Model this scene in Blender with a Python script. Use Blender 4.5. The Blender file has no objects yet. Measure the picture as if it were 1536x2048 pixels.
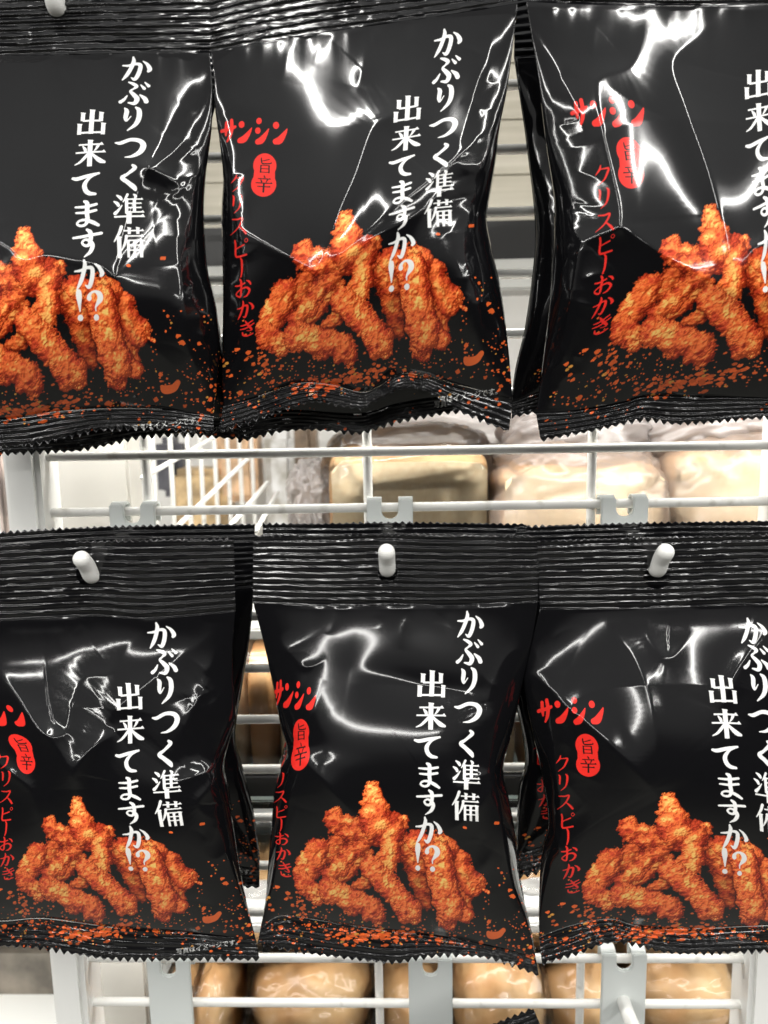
import bpy, math, numpy as np
from mathutils import Matrix, Vector
SC = bpy.context.scene
COL = SC.collection
# ---------------------------------------------------------------- camera (phone, 26 mm equivalent, held about 33 cm from the rack)
YAW, PITCH, ROLL, FPX = math.radians(1.6), math.radians(8.5), math.radians(1.1), 1480.0
CAM = np.array((0., -.33, 1.35))
_f0 = np.array((-math.sin(YAW), math.cos(YAW), 0.)); _z = np.array((0., 0., 1.))
FW = math.cos(PITCH)*_f0-math.sin(PITCH)*_z
_r0 = np.array((math.cos(YAW), math.sin(YAW), 0.)); _u0 = np.cross(_r0, FW)
RT = math.cos(ROLL)*_r0-math.sin(ROLL)*_u0
UP = math.cos(ROLL)*_u0+math.sin(ROLL)*_r0
cam_d = bpy.data.cameras.new('camera'); cam = bpy.data.objects.new('camera', cam_d); COL.objects.link(cam)
cam_d.sensor_fit = 'VERTICAL'; cam_d.sensor_height = 36; cam_d.lens = FPX/2048*36
cam_d.clip_start = .01; cam_d.clip_end = 60
cam.matrix_world = Matrix(((RT[0], UP[0], -FW[0], CAM[0]), (RT[1], UP[1], -FW[1], CAM[1]), (RT[2], UP[2], -FW[2], CAM[2]), (0, 0, 0, 1)))
cam_d.dof.use_dof = True; cam_d.dof.focus_distance = .285; cam_d.dof.aperture_fstop = 11
SC.camera = cam

# ---------------------------------------------------------------- light of the shop: dim surroundings and rows of ceiling tubes
w = bpy.data.worlds.new('World'); SC.world = w; w.use_nodes = True
nt = w.node_tree; nt.nodes.clear()
def N(t, typ, **kw):
    n = t.nodes.new(typ)
    for k, v in kw.items(): setattr(n, k, v)
    return n
tc = N(nt, 'ShaderNodeTexCoord'); sx = N(nt, 'ShaderNodeSeparateXYZ'); nt.links.new(tc.outputs['Generated'], sx.inputs[0])
ma = N(nt, 'ShaderNodeMath', operation='MULTIPLY_ADD'); ma.inputs[1].default_value = .5; ma.inputs[2].default_value = .5
nt.links.new(sx.outputs['Z'], ma.inputs[0])
cr = N(nt, 'ShaderNodeValToRGB'); nt.links.new(ma.outputs[0], cr.inputs[0])
e = cr.color_ramp.elements          # floor, dark shelves and people, pale ceiling
e[0].position = 0.; e[0].color = (.24, .235, .21, 1)
e[1].position = 1.; e[1].color = (.66, .66, .64, 1)
for p, c in ((.16, (.20, .195, .17)), (.27, (.06, .058, .05)), (.36, (.026, .024, .023)), (.505, (.026, .024, .023)), (.535, (.09, .086, .082)), (.565, (.22, .216, .21)), (.60, (.29, .285, .275)), (.72, (.36, .355, .345))):
    q = e.new(p); q.color = (*c, 1)
bg = N(nt, 'ShaderNodeBackground'); bg.inputs['Strength'].default_value = .95
ou = N(nt, 'ShaderNodeOutputWorld')
nt.links.new(cr.outputs[0], bg.inputs['Color']); nt.links.new(bg.outputs[0], ou.inputs[0])

def lamp(name, loc, rot, sx, sy, radiance, col=(1, .985, .95)):
    l = bpy.data.lights.new(name, 'AREA'); l.shape = 'RECTANGLE'; l.size = sx; l.size_y = sy
    l.energy = radiance*math.pi*sx*sy; l.color = col
    o = bpy.data.objects.new(name, l); COL.objects.link(o); o.location = loc; o.rotation_euler = rot
    return o
def fitting(x, y, rot, length, w, rad):     # a bare tube under its white reflector
    lamp('ceiling_tube_lamp', (x, y, 2.72), (0, 0, rot), w, length, rad)
    lamp('ceiling_reflector_lamp', (x, y, 2.75), (0, 0, rot), w*4.2, length, rad*.032)
for x in (-3.9, -2.05, 1.75, 3.6): fitting(x, -1.6, 0, 4.6, .07, 56)
for x in (-.30, .62): fitting(x, -1.25, 0, 1.9, .036, 60)
fitting(-1.0, -4.7, math.pi/2, 4., .17, 46)
lamp('added_loaf_light', (.11, .010, 1.392), (math.radians(34), 0, 0), .64, .016, 33)  # added light without a fixture, brightens the loaves and bag tops
lamp('added_toast_light', (0, .034, 1.229), (math.radians(28), 0, 0), .75, .012, 20)  # unseen light put under the bread shelf to brighten the toast
lamp('added_under_glass_light', (0, .034, 1.136), (math.radians(28), 0, 0), .75, .012, 14)  # added below the glass to lift the dark enclosed space
lamp('added_bun_light', (0, .034, 1.062), (math.radians(22), 0, 0), .75, .012, 9)  # extra light added for the buns on the lowest shelf

SC.view_settings.view_transform = 'Standard'; SC.view_settings.look = 'None'
SC.view_settings.exposure = .26; SC.view_settings.gamma = 1
SC.render.engine = 'CYCLES'; SC.cycles.use_denoising = True; SC.cycles.max_bounces = 8
SC.cycles.transparent_max_bounces = 12; SC.cycles.caustics_reflective = False; SC.cycles.caustics_refractive = False

def un(px, py, Y):
    """a point of the place at depth Y on the line of sight of a photograph pixel"""
    px, py, Y = np.broadcast_arrays(np.asarray(px, float), np.asarray(py, float), np.asarray(Y, float))
    d = FW+RT*((px-768)/FPX)[..., None]+UP*((1024-py)/FPX)[..., None]
    return CAM+d*((Y-CAM[1])/d[..., 1])[..., None]
# ---------------------------------------------------------------- printed front of the bag, painted with numpy
AW, AH, AS = 760, 960, 1.6          # art units and texture pixels per unit
TW, TH = int(AW*AS), int(AH*AS)

def value_noise(w, h, cell, seed):
    r = np.random.RandomState(seed)
    gw, gh = int(w/cell)+3, int(h/cell)+3
    g = r.rand(gh, gw)
    x = np.arange(w)/cell; y = np.arange(h)/cell
    xi = x.astype(int); yi = y.astype(int)
    fx = x-xi; fy = y-yi
    fx = fx*fx*(3-2*fx); fy = (fy*fy*(3-2*fy))[:, None]
    a = g[yi][:, xi]; b = g[yi][:, xi+1]; c = g[yi+1][:, xi]; d = g[yi+1][:, xi+1]
    return (a*(1-fx)+b*fx)*(1-fy)+(c*(1-fx)+d*fx)*fy

def fbm(w, h, cell, seed, octs=4, gain=.55):
    t = np.zeros((h, w)); a = 1.; s = 0
    for k in range(octs):
        t += a*value_noise(w, h, max(cell, 1.01), seed+k); s += a
        a *= gain; cell /= 2
    return t/s

def catmull(pts, n=10):
    p = np.array(pts, float)
    if len(p) < 3:
        t = np.linspace(0, 1, n+1)[:, None]
        return p[0]*(1-t)+p[-1]*t
    q = np.vstack([2*p[0]-p[1], p, 2*p[-1]-p[-2]])
    out = []
    for i in range(1, len(q)-2):
        t = np.linspace(0, 1, n, endpoint=False)[:, None]
        a, b, c, d = q[i-1], q[i], q[i+1], q[i+2]
        out.append(.5*((2*b)+(-a+c)*t+(2*a-5*b+4*c-d)*t*t+(-a+3*b-3*c+d)*t**3))
    out.append(q[-2][None])
    return np.vstack(out)

class Canvas:
    def __init__(s):
        s.rgb = np.zeros((TH, TW, 3)); s.rgb[:] = (.0045, .0045, .005)
        s.white = np.zeros((TH, TW))
    def cover(s, sd, x0, y0, col):
        a = np.clip(.5-sd, 0, 1)[..., None]
        h, w = sd.shape
        v = s.rgb[y0:y0+h, x0:x0+w]; v[:] = v*(1-a)+np.array(col)*a
    def brush(s, pts, col, smooth=True):
        """a stroke of changing width, pts = (x, y, width) in art units"""
        p = (catmull(pts, 8) if smooth else np.array(pts, float))*AS
        p[:, 2] = np.maximum(p[:, 2], .3)/2
        m = p[:, 2].max()+2
        x0 = max(int(p[:, 0].min()-m), 0); x1 = min(int(p[:, 0].max()+m)+1, TW)
        y0 = max(int(p[:, 1].min()-m), 0); y1 = min(int(p[:, 1].max()+m)+1, TH)
        if x1 <= x0 or y1 <= y0: return
        X, Y = np.meshgrid(np.arange(x0, x1), np.arange(y0, y1))
        sd = np.full(X.shape, 1e9)
        for a, b in zip(p[:-1], p[1:]):
            dx, dy = b[0]-a[0], b[1]-a[1]; L = dx*dx+dy*dy
            t = np.clip(((X-a[0])*dx+(Y-a[1])*dy)/max(L, 1e-6), 0, 1)
            sd = np.minimum(sd, np.hypot(X-a[0]-t*dx, Y-a[1]-t*dy)-(a[2]+t*(b[2]-a[2])))
        s.cover(sd, x0, y0, col)
    def poly(s, pts, col):
        p = np.array(pts, float)*AS
        x0 = max(int(p[:, 0].min()-2), 0); x1 = min(int(p[:, 0].max()+3), TW)
        y0 = max(int(p[:, 1].min()-2), 0); y1 = min(int(p[:, 1].max()+3), TH)
        if x1 <= x0 or y1 <= y0: return
        X, Y = np.meshgrid(np.arange(x0, x1), np.arange(y0, y1))
        ins = np.zeros(X.shape, bool); sd = np.full(X.shape, 1e9)
        for a, b in zip(p, np.roll(p, -1, 0)):
            dx, dy = b-a
            t = np.clip(((X-a[0])*dx+(Y-a[1])*dy)/max(dx*dx+dy*dy, 1e-6), 0, 1)
            sd = np.minimum(sd, np.hypot(X-a[0]-t*dx, Y-a[1]-t*dy))
            if abs(dy) > 1e-9:
                ins ^= ((a[1] > Y) != (b[1] > Y)) & (X < (Y-a[1])/dy*dx+a[0])
        s.cover(np.where(ins, -sd, sd), x0, y0, col)
    def glyph(s, strokes, cx, cy, size, col, wide=1., bold=1.):
        if col[0] > .85: bold = 1.13
        sx = size/100*wide; sy = size/100; ox = cx-50*sx; oy = cy-50*sy
        for st in strokes:
            k = st[0]
            if k == 'h':      # thin level stroke ending in a triangle
                _, xa, xb, y, w = st[:5]; w *= bold
                s.poly([(ox+sx*a, oy+sy*b) for a, b in ((xa, y-w/2), (xb, y-w/2), (xb, y+w/2), (xa, y+w/2))], col)
                if len(st) > 5:
                    u = st[5]
                    s.poly([(ox+sx*a, oy+sy*b) for a, b in ((xb-u*1.5, y), (xb-u*.35, y-u), (xb+u*.6, y+w/2), (xb-u, y+w/2))], col)
            elif k == 'v':    # heavy upright with a cut head
                _, x, ya, yb, w = st[:5]; w *= bold
                s.poly([(ox+sx*a, oy+sy*b) for a, b in ((x-w/2-2, ya-1), (x+w/2, ya+1), (x+w/2+2.5, ya+3), (x+w/2, ya+6), (x+w/2, yb), (x-w/2, yb), (x-w/2, ya+4))], col)
            else:
                s.brush([(ox+sx*a, oy+sy*b, c*bold*size/100) for a, b, c in st], col)

G = {
 'か': [[(6,38,5),(26,37,8),(48,30,9),(62,34,12),(63,50,13),(57,74,13),(48,90,11),(36,84,3)],
       [(38,5,6),(40,22,12),(31,52,12),(20,76,11),(8,94,4)], [(72,20,4),(86,32,10),(95,50,14),(91,58,9)]],
 'ぶ': [[(30,6,5),(44,12,10),(56,22,11),(46,33,5)], [(47,32,5),(38,42,8),(50,56,13),(61,72,15),(54,90,12),(34,88,5)],
       [(8,86,11),(19,76,9),(28,60,4)], [(70,56,5),(86,70,13),(92,82,14)], [(70,16,4),(82,30,10)], [(83,6,4),(96,20,10)]],
 'り': [[(24,10,4),(31,22,13),(29,48,12),(33,60,5),(46,42,3)], [(60,6,6),(71,18,14),(72,48,15),(62,74,12),(38,97,4)]],
 'つ': [[(2,36,5),(18,37,11),(50,24,11),(80,28,14),(92,46,17),(82,70,15),(58,86,9),(34,90,3)]],
 'く': [[(60,4,8),(67,14,12),(44,36,9),(27,50,13),(44,66,13),(64,84,15),(70,94,9)]],
 'て': [[(4,24,8),(20,27,12),(56,19,11),(92,12,7)], [(88,13,6),(62,26,8),(45,48,13),(47,70,14),(60,84,13),(80,88,8)]],
 'ま': [[(14,21,6),(48,23,9),(84,17,8)], [(16,42,6),(48,44,9),(82,39,8)],
       [(44,3,8),(53,12,13),(52,50,13),(53,72,12),(44,88,9),(28,90,8),(18,82,7),(26,72,7),(46,71,9),(70,82,12),(88,94,9)]],
 'す': [[(3,27,7),(36,26,9),(97,20,9)], [(50,3,8),(60,14,13),(60,40,12),(52,58,10),(38,58,8),(31,47,7),(41,38,7),(56,43,10),(65,60,13),(56,82,11),(34,98,3)]],
 '出': [('v',50,3,95,14),('v',20,14,46,12),('v',80,12,48,12),('h',20,80,46,6),('v',11,56,96,12),('v',89,54,98,12),('h',11,89,90,6)],
 '来': [('h',12,90,20,5,8),[(26,26,4),(33,36,9),(35,43,8)],[(76,25,9),(70,36,6),(64,43,3)],('h',3,98,48,5,8),('v',50,3,99,14),
       [(47,49,7),(34,66,9),(18,82,7),(2,90,3)],[(53,49,5),(68,66,10),(84,80,14),(98,86,8)]],
 '準': [[(12,4,4),(22,11,9),(26,17,8)],[(3,24,4),(13,31,9),(17,38,8)],[(6,64,10),(16,54,7),(28,38,3)],
       [(46,2,7),(40,14,6),(32,26,3)],('v',43,14,66,9),('h',43,94,18,4,5),('h',43,90,32,4,4),('h',43,90,46,4,4),('h',43,97,61,4,6),
       ('v',68,16,61,9),[(66,2,4),(72,8,8),(70,15,5)],('h',2,98,75,5,8),('v',50,64,99,14)],
 '備': [[(28,2,9),(20,22,8),(3,48,3)],('v',19,32,99,12),('h',34,99,15,4,6),('v',53,4,26,9),('v',81,4,26,9),('h',38,97,32,4,6),
       [(44,32,8),(38,54,7),(27,76,3)],('v',49,44,98,8),('v',92,43,98,10),('h',49,92,46,4),('h',49,92,61,4),('h',49,92,76,4),('v',70,46,98,8)],
 '!': [[(50,5,17),(50,20,19),(50,45,11),(50,68,4)],[(50,89,18),(50,89.5,18)]],
 '?': [[(22,26,16),(23,18,12),(36,8,7),(54,6,9),(72,16,18),(74,30,19),(60,45,11),(50,56,6),(50,68,4)],[(50,89,18),(50,89.5,18)]],
 'ク': [[(36,4,6),(30,24,11),(8,50,3)],[(32,23,5),(60,20,7),(78,21,11),(70,46,11),(54,74,8),(22,97,3)]],
 'リ': [[(22,8,5),(29,20,12),(27,58,10)],[(64,4,6),(73,16,13),(71,48,12),(60,76,8),(34,97,3)]],
 'ス': [[(14,18,6),(44,20,8),(72,17,11),(60,46,10),(38,70,7),(4,92,3)],[(54,54,5),(78,74,12),(94,92,12)]],
 'ピ': [[(20,10,10),(24,30,11),(24,78,11),(38,88,10),(86,84,10)],[(24,50,6),(72,34,8)],
       [(95,14,4),(92,20,4),(86,23,4),(80,20,4),(77,14,4),(80,8,4),(86,5,4),(92,8,4),(95,14,4)]],
 'ー': [[(46,6,8),(53,22,12),(53,70,11),(47,96,8)]],
 'お': [[(6,32,7),(30,34,9),(60,27,8)],[(32,4,8),(39,20,12),(38,64,11),(34,88,10),(18,84,8),(10,70,7),(36,54,8),(68,50,10),(86,68,13),(72,90,10),(52,95,4)],[(70,16,5),(86,26,11),(93,38,9)]],
 'き': [[(14,24,6),(46,24,9),(82,13,8)],[(10,45,6),(46,44,9),(88,32,8)],[(40,3,7),(54,28,12),(74,62,11),(66,68,5),(48,61,4)],[(22,66,8),(26,84,10),(50,95,10),(80,92,8)]],
 '旨': [[(26,4,8),(27,24,9),(34,38,8),(62,39,8),(90,35,7),(90,28,3)],[(27,24,4),(52,18,6),(78,10,6)],('v',25,48,98,9),('v',77,47,98,9),('h',25,77,50,5),('h',25,77,71,5),('h',25,77,93,5)],
 '辛': [[(48,0,6),(53,10,9)],('h',14,86,19,6,7),[(30,24,5),(37,38,9)],[(70,24,8),(62,40,4)],('h',3,97,45,6,8),('h',14,86,66,6,7),('v',50,46,100,10)],
}

STICKS = [  # (x0, y0, r0, x1, y1, r1, height, darkness) of the crackers, back to front
 (418,668,24, 440,768,17, 0, .5), (400,650,26, 430,690,22, 6, .3), (424,646,27, 486,664,30, 10, .15), (515,680,25, 538,732,25, 8, .2), (522,742,18, 530,768,16, 8, .25), (545,716,16, 570,740,5, 12, .12),
 (230,652,27, 204,702,27, 8, .1), (262,590,24, 286,612,27, 12, .1), (268,640,22, 250,672,18, 6, .3),
 (336,712,16, 300,738,15, 6, .25), (322,640,20, 250,708,19, 18, .1), (322,672,17, 262,722,15, 12, .3),
 (339,537,18, 344,606,38, 26, .03), (374,610,30, 396,608,17, 20, .08), (300,618,28, 336,628,26, 18, .12),
 (376,622,28, 368,688,25, 30, .04), (198,724,22, 222,748,20, 20, .06), (248,740,27, 335,780,26, 30, .02), (300,758,24, 346,790,19, 32, .0),
 (336,694,24, 410,782,26, 40, .0), (402,792,19, 420,800,12, 38, .05),
 (468,672,31, 493,776,30, 36, .0), (482,760,27, 530,786,17, 34, .06), (486,794,20, 494,802,14, 34, .06),
]

def paint_crackers(cv):
    x0, y0, w, h = 150, 480, 450, 370
    W, H = int(w*AS), int(h*AS)
    X, Y = np.meshgrid(np.arange(W)/AS+x0, np.arange(H)/AS+y0)
    n1 = fbm(W, H, 26*AS, 11, 3)-.5; n2 = fbm(W, H, 26*AS, 31, 3)-.5
    n3 = fbm(W, H, 10*AS, 51, 4, .65)-.5; n4 = fbm(W, H, 10*AS, 71, 4, .65)-.5
    XX = X+n1*12+n3*18; YY = Y+n2*12+n4*18
    Z = np.full(X.shape, -1e3); D = np.zeros(X.shape); S = np.zeros(X.shape); T = np.zeros(X.shape); ID = np.full(X.shape, -1)
    for k, (ax, ay, ra, bx, by, rb, hz, dk) in enumerate(STICKS):
        dx, dy = bx-ax, by-ay; L = max(dx*dx+dy*dy, 1e-6)
        t = np.clip(((XX-ax)*dx+(YY-ay)*dy)/L, 0, 1)
        d = np.hypot(XX-ax-t*dx, YY-ay-t*dy); r = ra+t*(rb-ra)
        q = np.clip(1-(d/r)**3, 0, 1)
        z = np.where(d < r, hz+r*.85*q**.5, -1e3)
        m = z > Z
        Z = np.where(m, z, Z); D = np.where(m, dk, D); S = np.where(m, d/r, S); ID = np.where(m, k, ID)
    inside = Z > -500
    bump = fbm(W, H, 17*AS, 5, 4, .45)
    lump = fbm(W, H, 7*AS, 91, 3, .5)
    crag = np.abs(fbm(W, H, 13*AS, 205, 3, .5)-.5)*2
    Zb = np.where(inside, Z, 0)+bump*8+lump*1.6-crag*5
    gy, gx = np.gradient(Zb, 1/AS)
    nl = np.sqrt(gx*gx+gy*gy+1)
    lam = np.clip((gx*.42+gy*.62+.75)/nl, 0, 1.25)
    # occlusion: height against its blurred neighbourhood
    Zf = np.where(inside, Z, -8)
    b = Zf.copy()
    for _ in range(3):
        k = int(9*AS)
        c = np.cumsum(np.pad(b, ((k, k), (0, 0)), 'edge'), 0); b = (c[2*k-1:]-np.vstack([np.zeros((1, W)), c[:-2*k]]))[:H]/(2*k)
        c = np.cumsum(np.pad(b, ((0, 0), (k, k)), 'edge'), 1); b = (c[:, 2*k-1:]-np.hstack([np.zeros((H, 1)), c[:, :-2*k]]))[:, :W]/(2*k)
    occ = np.clip(1+(Zf-b)/34, .12, 1.15)
    tone = fbm(W, H, 22*AS, 123, 4, .6)
    speck = fbm(W, H, 9*AS, 321, 3, .55)
    base = np.zeros((H, W, 3))
    orange = np.array((.84, .148, .034)); red = np.array((.48, .044, .014)); pale = np.array((.95, .44, .11))
    rr = np.clip((tone-.50)*3.6+(speck-.5)*3+(S-.45)*1.2, 0, 1)[..., None]
    pp = np.clip((.50-tone)*4.5+(.42-S)*1.7-.25+(.5-speck)*3.+(lam-.85)*.9, 0, 1)[..., None]
    base = orange*(1-rr)+red*rr
    base = base*(1-pp*.75)+pale*pp*.75
    light = (.33+1.38*lam**1.3)*occ*(1-D)*(1-.5*np.clip(S, 0, 1)**5)
    col = np.stack([base[..., 0]*light**.8, base[..., 1]*light**1.1, base[..., 2]*light**1.25], -1)
    spec = np.clip(lam-1.02, 0, 1)*3.0*np.clip(lump*2.2-.9, 0, 1)
    col += spec[..., None]*np.array((1, .8, .5))
    edge = np.clip((1-S)*26*.9+.25, 0, 1)*inside
    px, py = int(x0*AS), int(y0*AS)
    v = cv.rgb[py:py+H, px:px+W]
    v[:] = v*(1-edge[..., None])+np.clip(col, 0, 1)*edge[..., None]

def paint_crumbs(cv):
    r = np.random.RandomState(7)
    def crumb(x, y, s, sq=1.):
        s = s*.84; c = np.array((.84, .135, .028)) if r.rand() < .9 else np.array((.72, .32, .06))
        c = c*r.uniform(.55, 1.05)
        n = r.randint(7, 11); a0 = r.rand()*6.28
        cv.poly([(x+math.cos(a0+6.283*k/n)*s*r.uniform(.65, 1.1)*sq, y+math.sin(a0+6.283*k/n)*s*r.uniform(.5, 1.05)) for k in range(n)], c)
    for _ in range(34):   # left drift
        crumb(r.normal(165, 42), r.normal(765, 32), abs(r.normal(0, 2.8))+1.2, 1.2)
    for _ in range(32): crumb(r.normal(195, 24), r.normal(770, 18), r.uniform(1.5, 5), 1.3)
    for _ in range(75): crumb(r.uniform(90, 330), r.normal(808, 20), r.uniform(1, 3.2), 1.2)
    for _ in range(90): crumb(r.normal(345, 60), r.normal(832, 9), r.uniform(1.5, 5), 1.7)
    for _ in range(30): crumb(r.normal(300, 40), r.normal(838, 7), r.uniform(2, 6), 1.6)
    for _ in range(42): crumb(r.uniform(420, 690), r.normal(838, 20), r.uniform(1, 4.), 1.2)
    for _ in range(32): crumb(r.normal(655, 18), r.normal(860, 26), r.uniform(1.5, 5.5), 1.1)
    for _ in range(35): crumb(r.uniform(560, 680), r.uniform(690, 830), r.uniform(1, 3.4))
    for _ in range(22): crumb(r.uniform(80, 690), r.uniform(870, 930), r.uniform(1.2, 4.), 1.4)
    for _ in range(230): crumb(r.uniform(90, 690), r.normal(818, 24), r.uniform(.8, 2.6), 1.15)
    for _ in range(70): crumb(r.normal(345, 75), r.normal(826, 12), r.uniform(1., 3.2), 1.4)
    for x, y, s in ((592, 600, 6.5), (617, 735, 6), (525, 613, 5.5), (509, 588, 2), (623, 748, 7), (655, 752, 5), (470, 838, 8), (498, 842, 6.5), (648, 805, 4), (600, 700, 4), (615, 860, 5), (575, 800, 6), (560, 842, 6)):
        crumb(x, y, s, 1.2)
    cv.brush([(574,822,7),(580,828,15),(596,827,14),(606,818,10)], (.74, .13, .03))

def paint_art(small_text=()):
    cv = Canvas()
    paint_crumbs(cv)
    paint_crackers(cv)
    W = (.86, .86, .85); R = (.80, .030, .022)
    for ch, y in zip('かぶりつく', (207, 261, 317, 378, 443)): cv.glyph(G[ch], 530, y, 56, W)
    cv.glyph(G['準'], 529, 506, 60, W, .95); cv.glyph(G['備'], 527, 570, 60, W, .95)
    for ch, y in zip('出来てます', (325, 389, 452, 511, 567)): cv.glyph(G[ch], 457 if ch in '出来' else 452, y, 56 if ch in '出来' else 54, W)
    cv.glyph(G['か'], 449, 624, 56, W)
    cv.glyph(G['!'], 428, 676, 50, W, .8); cv.glyph(G['?'], 458, 677, 50, W, .8)
    # red maker's mark of four brush letters
    def blob(cx, cy, pts): cv.brush([(cx+a*.30, cy+b*.46, c*.30) for a, b, c in pts], R)
    blob(86, 332, [(4,50,26),(40,44,24),(70,40,26),(100,32,22)]); blob(86, 332, [(32,14,26),(34,48,24),(38,68,16)]); blob(86, 332, [(68,4,26),(76,40,28),(70,72,26),(56,96,14)])
    for cx in (124, 204): blob(cx, 335, [(22,14,44),(24,16,44)]); blob(cx, 335, [(24,86,38),(56,78,48),(90,48,26),(104,30,8)])
    blob(163, 333, [(26,2,42),(27,3,42)]); blob(163, 335, [(24,40,42),(25,41,42)]); blob(163, 335, [(30,90,38),(60,80,46),(92,50,24),(106,32,8)])
    # red double round with two black letters
    cv.brush([(190,422,46),(190,422.5,46)], R); cv.brush([(190,459,46),(190,459.5,46)], R); cv.brush([(190,422,40),(190,459,40)], R)
    K = (.012, .010, .010)
    cv.glyph(G['旨'], 190, 423, 31, K); cv.glyph(G['辛'], 190, 459, 32, K)
    for ch, x, y in zip('クリスピーおかき', (142,143,146,149,151,154,157,160), (459,494,529,565,594,627,662,697)): cv.glyph(G[ch], x, y, 32, R, 1., 1.)
    for tri in small_text: cv.poly(tri, (.62, .62, .60))
    return cv.rgb
# ---------------------------------------------------------------- materials
def mat(name, col, rough=.5, **kw):
    m = bpy.data.materials.new(name); m.use_nodes = True
    b = m.node_tree.nodes['Principled BSDF']; b.inputs['Base Color'].default_value = (*col, 1); b.inputs['Roughness'].default_value = rough
    for k, v in kw.items(): b.inputs[k.replace('_', ' ')].default_value = v
    return m
def noise_mix(m, c1, c2, scale, detail=4, lo=.35, hi=.65, stretch=(1, 1, 1), bump=0., bdist=.001):
    t = m.node_tree; b = t.nodes['Principled BSDF']
    co = N(t, 'ShaderNodeTexCoord'); mp = N(t, 'ShaderNodeMapping'); mp.inputs['Scale'].default_value = stretch
    t.links.new(co.outputs['Object'], mp.inputs[0])
    n = N(t, 'ShaderNodeTexNoise'); n.inputs['Scale'].default_value = scale; n.inputs['Detail'].default_value = detail
    t.links.new(mp.outputs[0], n.inputs['Vector'])
    r = N(t, 'ShaderNodeValToRGB'); r.color_ramp.elements[0].position = lo; r.color_ramp.elements[1].position = hi
    r.color_ramp.elements[0].color = (*c1, 1); r.color_ramp.elements[1].color = (*c2, 1)
    t.links.new(n.outputs['Fac'], r.inputs[0]); t.links.new(r.outputs[0], b.inputs['Base Color'])
    if bump:
        bp = N(t, 'ShaderNodeBump'); bp.inputs['Strength'].default_value = bump; bp.inputs['Distance'].default_value = bdist
        t.links.new(n.outputs['Fac'], bp.inputs['Height']); t.links.new(bp.outputs[0], b.inputs['Normal'])
    return m

def small_text():
    c = bpy.data.curves.new('tmp', 'FONT'); c.body = '写真はイメージです。'
    o = bpy.data.objects.new('tmp', c); COL.objects.link(o)
    ev = o.evaluated_get(bpy.context.evaluated_depsgraph_get()); me = ev.to_mesh()
    me.calc_loop_triangles()
    v = np.array([x.co[:2] for x in me.vertices]); tr = [v[list(t.vertices)] for t in me.loop_triangles]
    lo, hi = v.min(0), v.max(0); k = 128/(hi[0]-lo[0])
    out = [np.c_[512+(t[:, 0]-lo[0])*k, 893-(t[:, 1]-lo[1])*k] for t in tr]
    ev.to_mesh_clear(); bpy.data.objects.remove(o); bpy.data.curves.remove(c)
    return out
art = paint_art(small_text())
art = np.clip(art, 0, 1); art = np.where(art < .0031308, art*12.92, 1.055*art**(1/2.4)-.055)
img = bpy.data.images.new('bag_print', TW, TH)
img.pixels.foreach_set(np.ascontiguousarray(np.concatenate([art, np.ones((TH, TW, 1))], -1)[::-1].astype(np.float32)).ravel())
img.update()
def film(name, rough, bump=0.):
    m = mat(name, (.01, .01, .01), rough, IOR=1.52)
    t = m.node_tree; b = t.nodes['Principled BSDF']
    ti = N(t, 'ShaderNodeTexImage', image=img, extension='EXTEND', interpolation='Cubic')
    t.links.new(ti.outputs[0], b.inputs['Base Color'])
    return m
M_FILM = film('printed_black_film', .085); M_SEAL = film('pressed_black_film', .13)
M_WHITE = mat('white_coated_wire', (.74, .73, .69), .38); noise_mix(M_WHITE, (.52, .50, .45), (.76, .75, .71), 120, 6, .28, .42, bump=.15)
M_PLASTIC = mat('white_moulded_plastic', (.82, .82, .79), .35)
M_CLIP = mat('milky_plastic', (.66, .69, .67), .32, Subsurface_Weight=.2); M_CLIP.node_tree.nodes['Principled BSDF'].inputs['Subsurface Radius'].default_value = (.004, .004, .004)

# ---------------------------------------------------------------- mesh helpers
def link(name, me, m, parent=None):
    o = bpy.data.objects.new(name, me); COL.objects.link(o)
    if m is not None: me.materials.append(m)
    if parent is not None: o.parent = parent
    return o
def mesh_np(name, v, f, uv=None, smooth=True):
    me = bpy.data.meshes.new(name); v = np.asarray(v, np.float32); f = np.asarray(f, np.int32)
    k = f.shape[1]
    me.vertices.add(len(v)); me.vertices.foreach_set('co', v.ravel())
    me.loops.add(f.size); me.loops.foreach_set('vertex_index', f.ravel())
    me.polygons.add(len(f)); me.polygons.foreach_set('loop_start', np.arange(0, f.size, k, dtype=np.int32))
    me.polygons.foreach_set('use_smooth', np.full(len(f), smooth))
    if uv is not None:
        l = me.uv_layers.new(name='UVMap'); q = np.asarray(uv, np.float32); l.data.foreach_set('uv', (q if len(q) == f.size and len(q) != len(v) else q[f.ravel()]).ravel())
    me.update(); me.validate()
    return me
def quads(n, m, off=0):
    i = np.arange(n*m).reshape(n, m)+off
    return np.stack([i[:-1, :-1], i[1:, :-1], i[1:, 1:], i[:-1, 1:]], -1).reshape(-1, 4)
def thing(name, label, cat, loc, group=None):
    o = bpy.data.objects.new(name, None); COL.objects.link(o); o.location = loc
    o.empty_display_size = .01
    return tag(o, label, cat, group)
def tag(o, label, cat, group=None):
    o['label'] = label; o['category'] = cat
    if group: o['group'] = group
    return o
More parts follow.
